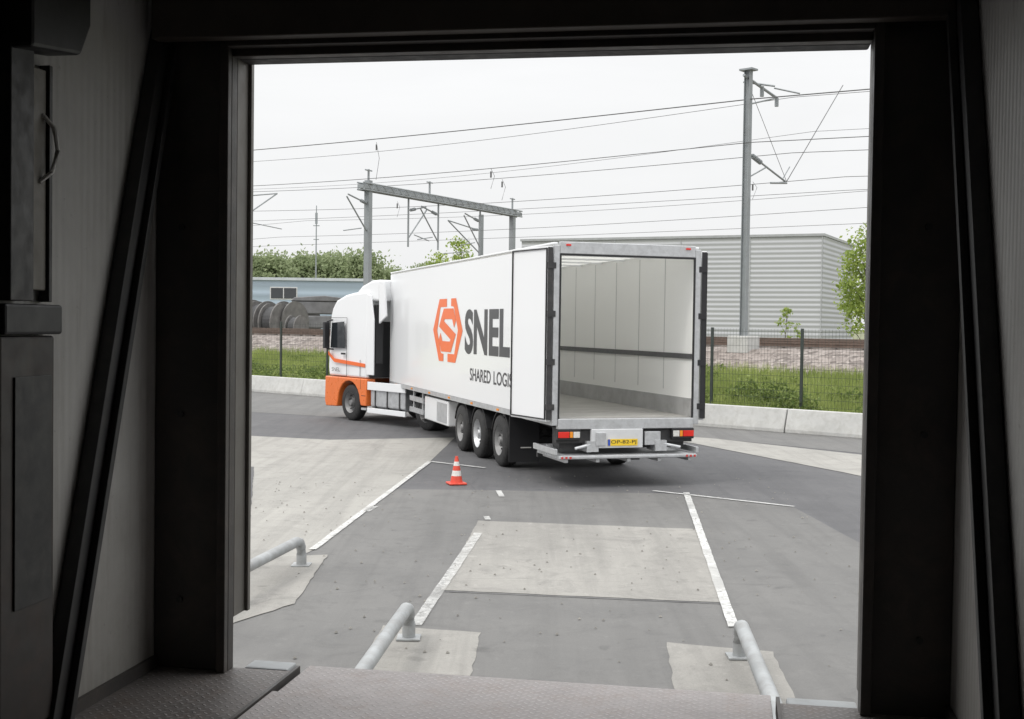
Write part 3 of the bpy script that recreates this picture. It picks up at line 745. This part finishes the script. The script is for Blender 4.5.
mk('tail_lift_arm',MB().tube([(-.6,.1,.6),(-.6,.9,.85)],.05,8).tube([(.6,.1,.6),(.6,.9,.85)],.05,8).box(-.7,-.5,-.08,.3,.6,.78).box(.5,.7,-.08,.3,.6,.78).tube([(-1.2,.5,.64),(1.2,.5,.64)],.04,8)
   .tube([(-.9,-.06,.66),(-.65,-.06,.72)],.025,6).tube([(.65,-.06,.72),(.95,-.06,.66)],.025,6),ALU,T)
mk('tail_lift_side',MB().box(-1.26,-1.215,-.12,1.05,.56,.66).box(1.215,1.26,-.12,1.05,.56,.66),ALU,T,bevel=.008)
mk('underrun_bar',MB().box(-1.15,1.15,1.12,1.2,.4,.5),DARK,T)
mk('rear_box',MB().box(-1.1,1.1,.14,.5,.64,.98),DARK,T)

# ------------------------------------------------------------------ tractor
AA=R(38)
K=thing('truck_tractor','white and orange truck tractor coupled to the trailer','truck',(-3.53,34.8,0),AA)
prof=[(-.9,1.20),(1.26,1.20),(1.30,1.45),(1.28,1.95),(1.22,2.4),(1.10,2.92),(1.0,3.12),(.80,3.34),(.35,3.48),(-.1,3.54),(-.88,3.58)]
m=MB().prism(prof,'x',-1.24,1.24)
def squeeze(v):
    x,y,z=v; f=1-.08*max(0,(z-2.9))/1.0
    if y>1.0: f*=1-.10*min(1,(y-1.0)/.4)
    return (x*f,y,z)
m.v=[squeeze(v) for v in m.v]
mk('cab',m,WHITE,K,bevel=.07,segs=4,smooth=True)
arc=[(.60*math.cos(a),.5+.60*math.sin(a)) for a in [R(175-17*k) for k in range(11)]]
pf=[(-.93,.45),(-.64,.45)]+arc+[(.64,.36),(1.26,.34),(1.33,.5),(1.31,1.19),(-.93,1.19)]
for s_ in (-1,1):
    a,b=sorted((s_*1.25,s_*.95)); mk('wheel_arch',MB().prism(pf,'x',a,b),ORANGE,K,bevel=.03,segs=3,smooth=True)
    a,b=sorted((s_*1.253,s_*1.251)); mk('arch_gap',MB().box(a,b,-.9,-.68,.72,.735).box(a,b,-.64,-.63,.9,1.17),BLACK,K)
mk('front_bumper',MB().box(-.945,.945,1.0,1.34,.34,1.19),ORANGE,K,bevel=.04)
mk('grille',MB().box(-.9,.9,1.305,1.33,1.25,1.9),BLACK,K,bevel=.02)
mk('windscreen',MB().add([(-1.02,1.31,2.02),(1.02,1.31,2.02),(.98,1.16,2.88),(-.98,1.16,2.88),(-1.02,1.2,2.0),(1.02,1.2,2.0),(.98,1.0,2.9),(-.98,1.0,2.9)],[(0,1,2,3),(4,7,6,5),(0,4,5,1),(1,5,6,2),(2,6,7,3),(3,7,4,0)]),GLASS,K)
for s_ in (-1,1):
    X=s_*1.243; a,b=sorted((X,X+s_*.012))
    mk('side_window',MB().prism([(.22,2.0),(1.02,2.0),(.95,2.70),(.28,2.74)],'x',a,b),GLASS,K)
    a,b=sorted((X,X+s_*.006))
    mk('door_line',MB().box(a,b,.12,.135,1.22,2.85).box(a,b,.135,1.1,1.22,1.232).box(a,b,.135,1.0,2.84,2.852).box(a,b,-.6,-.585,1.25,1.7),BLACK,K)
    mk('side_stripe',MB().prism([(-.85,1.60),(.8,1.70),(1.15,1.90),(1.15,1.80),(.82,1.60),(-.85,1.50)],'x',a,b),LOGO,K)
    mk('door_handle',MB().box(min(X,X+s_*.03),max(X,X+s_*.03),.2,.4,1.82,1.87),BLACK,K)
    m=MB(); m.box(min(s_*1.30,s_*1.46),max(s_*1.30,s_*1.46),.98,1.1,1.98,2.72); m.tube([(s_*1.15,1.0,2.8),(s_*1.38,1.02,2.73)],.025,6); m.tube([(s_*1.15,1.0,1.95),(s_*1.38,1.02,1.97)],.025,6)
    mk('mirror',m,BLACK,K,bevel=.03)
    a,b=sorted((s_*1.235,s_*1.19))
    mk('side_deflector',MB().prism([(-1.25,1.3),(-.905,1.3),(-.905,3.5),(-1.1,3.45),(-1.25,2.8)],'x',a,b),WHITE,K,bevel=.015)
    mk('step',MB().box(min(s_*1.25,s_*1.0),max(s_*1.25,s_*1.0),-.93,-.68,.34,.4),ALU,K)
mk('cab_rear_panel',MB().box(-1.15,1.15,-.96,-.905,1.22,2.75),BLACK,K,bevel=.02)
mk('air_intake',MB().box(-1.1,-.85,-1.15,-.965,1.6,3.2),BLACK,K,bevel=.03)
mk('roof_spoiler',MB().prism([(-1.0,3.3),(-.1,3.54),(-.4,3.72),(-.9,3.86),(-1.3,3.88),(-1.3,3.3)],'x',-1.1,1.1),WHITE,K,bevel=.06,segs=3)
mk('roof_side_fin',MB().prism([(-1.65,2.9),(-1.31,2.7),(-1.31,3.84),(-1.55,3.8)],'x',-1.1,-1.05).prism([(-1.65,2.9),(-1.31,2.7),(-1.31,3.84),(-1.55,3.8)],'x',1.05,1.1),WHITE,K)
mk('lettering',text_mb('SNEL',lambda a,b:(-1.2445,.95-a*.45,1.34+b*.11),.0),INK,K,recalc=False)
mk('cab_lamp',MB().box(-1.0,-.6,1.341,1.355,.62,.85).box(.6,1.0,1.341,1.355,.62,.85),CONEW,K)
mk('chassis',MB().box(-.45,-.35,-4.5,1.0,.78,1.0).box(.35,.45,-4.5,1.0,.78,1.0).box(-.5,.5,-3.6,-2.6,1.0,1.1).box(-.5,.5,-4.5,-4.4,.7,1.0),DARK,K)
mk('fuel_tank',MB().prism([(-1.18,.48),(-1.08,.4),(-.62,.4),(-.56,.48),(-.56,.98),(-.62,1.04),(-1.12,1.04),(-1.18,.98)],'y',-2.75,-1.05),ALU,K,bevel=.03,segs=3)
for y in (-2.5,-1.9,-1.3): mk('tank_strap',MB().box(-1.19,-.55,y-.03,y+.03,.385,1.05),DARK,K)
mk('side_skirt',MB().box(-1.24,-1.19,-2.85,-.97,.90,1.12).box(-1.24,-1.19,-2.85,-.97,.28,.42),WHITE,K,bevel=.01)
mk('catwalk',MB().box(-.5,.5,-2.2,-1.0,1.02,1.06),ALU,K)
for dx in (0,.2): mk('air_line',MB().tube([(-.3+dx,-1.0,1.9),(-.35+dx,-1.4,1.35),(-.25+dx,-1.8,1.3),(-.2+dx,-2.3,1.6)],.03,6),DARK,K)
wheel(K,(-1.20,0,.5),-1); wheel(K,(1.20,0,.5),1)
wheel(K,(-1.22,-3.75,.5),-1,True); wheel(K,(1.22,-3.75,.5),1,True)
for s_ in (-1,1): mudguard(K,s_,-3.75,1.24,.6)
mk('front_axle',MB().tube([(-1,0,.5),(1,0,.5)],.07,8),DARK,K)
mk('rear_axle',MB().tube([(-1,-3.75,.5),(1,-3.75,.5)],.09,8).lathe([(.05,-.25),(.25,-.1),(.25,.1),(.05,.25)],(0,-3.75,.5),'x',14),DARK,K)

# ------------------------------------------------------------------ cone
C=thing('traffic_cone','red and white striped traffic cone on the asphalt','traffic cone',(-.91,20.7,.0),.3)
mk('base',MB().prism([(-.15,-.15),(.15,-.15),(.15,.15),(-.15,.15)],'z',.006,.04),CONEO,C,bevel=.012)
def cr(z): return .105-.082*(z-.04)/.44
for a,b,mt,nm in ((.04,.15,CONEO,'cone_band'),(.15,.24,CONEW,'reflective_band'),(.24,.32,CONEO,'cone_band'),(.32,.39,CONEW,'reflective_band'),(.39,.48,CONEO,'cone_tip')):
    mk(nm,MB().lathe([(cr(a),a),(cr(b),b)]+([(.001,b)] if b==.48 else []),(0,0,0),'z',24),mt,C,smooth=True)

# ------------------------------------------------------------------ wheel guides
def guide(p,q,h=.3,r=.056):
    p=Vector((p[0],p[1],0)); q=Vector((q[0],q[1],0)); d=(q-p).normalized()
    pts=[q+Vector((0,0,-.02)),q+Vector((0,0,h*.45)),q-d*.02+Vector((0,0,h*.72)),q-d*.07+Vector((0,0,h*.92)),q-d*.16+Vector((0,0,h)),p+d*.3+Vector((0,0,h)),p+d*.1+Vector((0,0,h*.9)),p+Vector((0,0,h*.6)),p+Vector((0,0,-.02))]
    o=mk('wheel_guide',MB().tube(pts,r,16).prism([(q.x-.1,q.y-.1),(q.x+.1,q.y-.1),(q.x+.1,q.y+.1),(q.x-.1,q.y+.1)],'z',.013,.026),STEEL,smooth=True)
    top(o,'bent galvanised pipe wheel guide bolted beside the dock','wheel guide',group='dock wheel guides')
guide((-1.08,7.4),(-.85,10.45)); guide((1.66,7.3),(1.895,10.0)); guide((-2.95,9.6),(-2.3,13.55))

# ------------------------------------------------------------------ dock building
DO=Vector((.09,5.07,0)); DA=R(-10); FZ=1.2
def dk(name,mb,mt,label=None,cat=None,**kw):
    o=mk(name,mb,mt,None,**kw)
    o.location=DO; o.rotation_euler=(0,0,DA)
    if label: top(o,label,cat)
    return o
H=3.82
dk('dock_floor',MB().box(-5,-1.02,-9,.0,0,FZ).box(1.02,5,-9,.0,0,FZ).box(-1.02,1.02,-9,-2.2,0,FZ-.002).box(-1.02,1.02,-2.2,-.1,0,.9),CHECK,kind='structure')
dl=thing('dock_leveller','worn steel checker plate dock leveller with lip','dock leveller',DO,DA)
mk('platform',MB().box(-1.0,1.0,-2.18,-.32,FZ-.04,FZ+.012),CHECKL,dl,bevel=.004)
mk('lip',MB().box(-.985,.985,-.31,.09,FZ-.035,FZ+.004),CHECKL,dl,bevel=.004)
mk('hinge_tube',MB().tube([(-.98,-.315,FZ-.03),(.98,-.315,FZ-.03)],.018,8),DSTEEL,dl)
mk('edge_strip',MB().box(-1.018,-1.003,-2.18,.02,FZ-.05,FZ+.02).box(1.003,1.018,-2.18,.02,FZ-.05,FZ+.02),DSTEEL,dl)
ds=thing('dock_shelter','dark steel framed dock enclosure with ribbed panel walls','loading dock',DO,DA)
mk('door_post',MB().box(-1.64,-1.3,-.06,.0,FZ,4.3).box(-1.34,-1.3,-.1,-.062,FZ,H+.25),DSTEEL,ds,bevel=.004)
mk('door_post',MB().box(1.32,1.66,-.06,.0,FZ,4.3).box(1.32,1.36,-.1,-.062,FZ,H+.25),DSTEEL,ds,bevel=.004)
mk('door_header',MB().box(-1.298,1.318,-.06,.0,H,4.3).box(-1.298,1.318,-.12,-.062,H+.03,H+.07),DSTEEL,ds,bevel=.004)
mk('header_beam',MB().box(-1.6,1.6,-.2,-.125,H+.05,H+.3),mat('header_beam_brown',(.07,.058,.048),.6,var=.25,dirt=.4,scale=2),ds,bevel=.006)
TRK=mat('door_track_grey',(.17,.16,.145),.5,metal=.2,var=.15,scale=3,dirt=.4)
mk('door_track',MB().box(-1.37,-1.301,.003,.17,FZ+.22,H+.1).box(-1.301,-1.285,.12,.15,FZ+.22,H+.02),TRK,ds,bevel=.003)
mk('door_track',MB().box(1.325,1.39,.003,.1,FZ+.05,H+.1),TRK,ds,bevel=.003)
mk('weather_seal',MB().box(-1.3,1.32,.003,.12,H+.0,H+.12),DARK,ds,bevel=.01)
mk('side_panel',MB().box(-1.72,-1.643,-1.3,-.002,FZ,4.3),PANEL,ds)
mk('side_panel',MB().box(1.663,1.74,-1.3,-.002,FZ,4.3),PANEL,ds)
mk('ceiling',MB().box(-1.72,1.74,-1.3,.0,4.303,4.4),CEIL,ds)
mk('kick_rail',MB().box(-1.64,-1.62,-1.3,-.065,FZ,FZ+.05).box(1.64,1.66,-1.3,-.065,FZ,FZ+.05),DSTEEL,ds)
for bx_,bs in ((-1.60,-1),(1.62,1)):
    for zz in (1.5,2.3,3.1,3.9):
        mk('post_bolt',MB().lathe([(.001,-.072),(.014,-.072),(.014,-.06)],(bx_-bs*.08,0,zz),'y',8),DSTEEL2,ds)
def brace(sx,y0,z0,y1,z1,wd=.1,th=.06,xw=1.638):
    d=Vector((y1-y0,z1-z0)).normalized(); n=Vector((-d.y,d.x))*wd/2
    a,b=sorted((sx*xw,sx*(xw-th)))
    pts=[(y0+n.x,z0+n.y),(y0-n.x,z0-n.y),(y1-n.x,z1-n.y),(y1+n.x,z1+n.y)]
    m=MB().prism(pts,'x',a,b); a2,b2=sorted((sx*(xw-th-.002),sx*(xw-th-.03)))
    n2=n*.35; m.prism([(y0+n.x,z0+n.y),(y0+n2.x,z0+n2.y),(y1+n2.x,z1+n2.y),(y1+n.x,z1+n.y)],'x',a2,b2)
    mk('diagonal_brace',m,DSTEEL2,ds,bevel=.003)
brace(-1,-.05,4.0,-.93,1.22); brace(1,-.10,4.2,-1.28,1.22,.12,.06,1.658)
dk('warehouse_room',MB().box(-5,-1.722,-1.32,-1.25,0,4.8).box(1.742,5,-1.32,-1.25,0,4.8).box(-1.722,1.742,-1.32,-1.3,4.0,4.8).box(-5.1,-5,-9,-1.25,0,4.8).box(5,5.1,-9,-1.25,0,4.8).box(-5.1,5.1,-9.1,-9,0,4.8),ROOMW,kind='structure')
dk('warehouse_ceiling',MB().box(-5.1,5.1,-9.1,-1.25,4.8,4.9),CEIL,kind='structure')
cb=thing('control_cabinet','dark metal control cabinet at the dock corner','control cabinet',DO,DA)
mk('cabinet_body',MB().box(-1.64,-1.595,-1.28,-.94,FZ+.06,2.64),CABM,cb,bevel=.01)
mk('cabinet_cap',MB().box(-1.64,-1.575,-1.28,-.92,2.645,2.75),BLACK,cb,bevel=.01)
mk('cabinet_door',MB().box(-1.594,-1.588,-1.2,-.97,1.7,2.5),DSTEEL2,cb,bevel=.002)
fr=thing('door_rail','dark steel door rail with beige cover on the inner wall','door rail',DO,DA)
mk('rail_post',MB().box(-1.64,-1.575,-1.25,-1.11,2.76,4.28),DSTEEL2,fr,bevel=.004)
mk('rail_cover',MB().box(-1.64,-1.61,-1.105,-.975,2.8,3.58),BEIGE,fr,bevel=.005)
mk('rail_edge',MB().box(-1.64,-1.60,-.972,-.95,2.76,3.6),DSTEEL2,fr,bevel=.003)
mk('motor_housing',MB().prism([(-1.25,3.60),(-.93,3.64),(-.86,3.76),(-.86,4.2),(-1.25,4.25)],'x',-1.64,-1.5),BLACK,fr,bevel=.015)
pts=[(-1.61,-1.0,3.42),(-1.585,-.97,3.38),(-1.575,-.96,3.30),(-1.585,-.98,3.22),(-1.61,-1.02,3.18)]
mk('cable_loop',MB().tube(pts,.008,6),CONEW,fr,smooth=True)
dk('buffer_plate',MB().box(-1.26,-1.06,.02,.14,FZ-.12,FZ+.0),STEEL,label='small grey steel buffer plate on the dock edge',cat='dock buffer',bevel=.01)
dk('buffer_plate',MB().box(1.05,1.33,.02,.16,FZ-.14,FZ-.02),STEEL,label='small grey steel buffer plate on the dock edge',cat='dock buffer',bevel=.01)
bpy.context.view_layer.update()
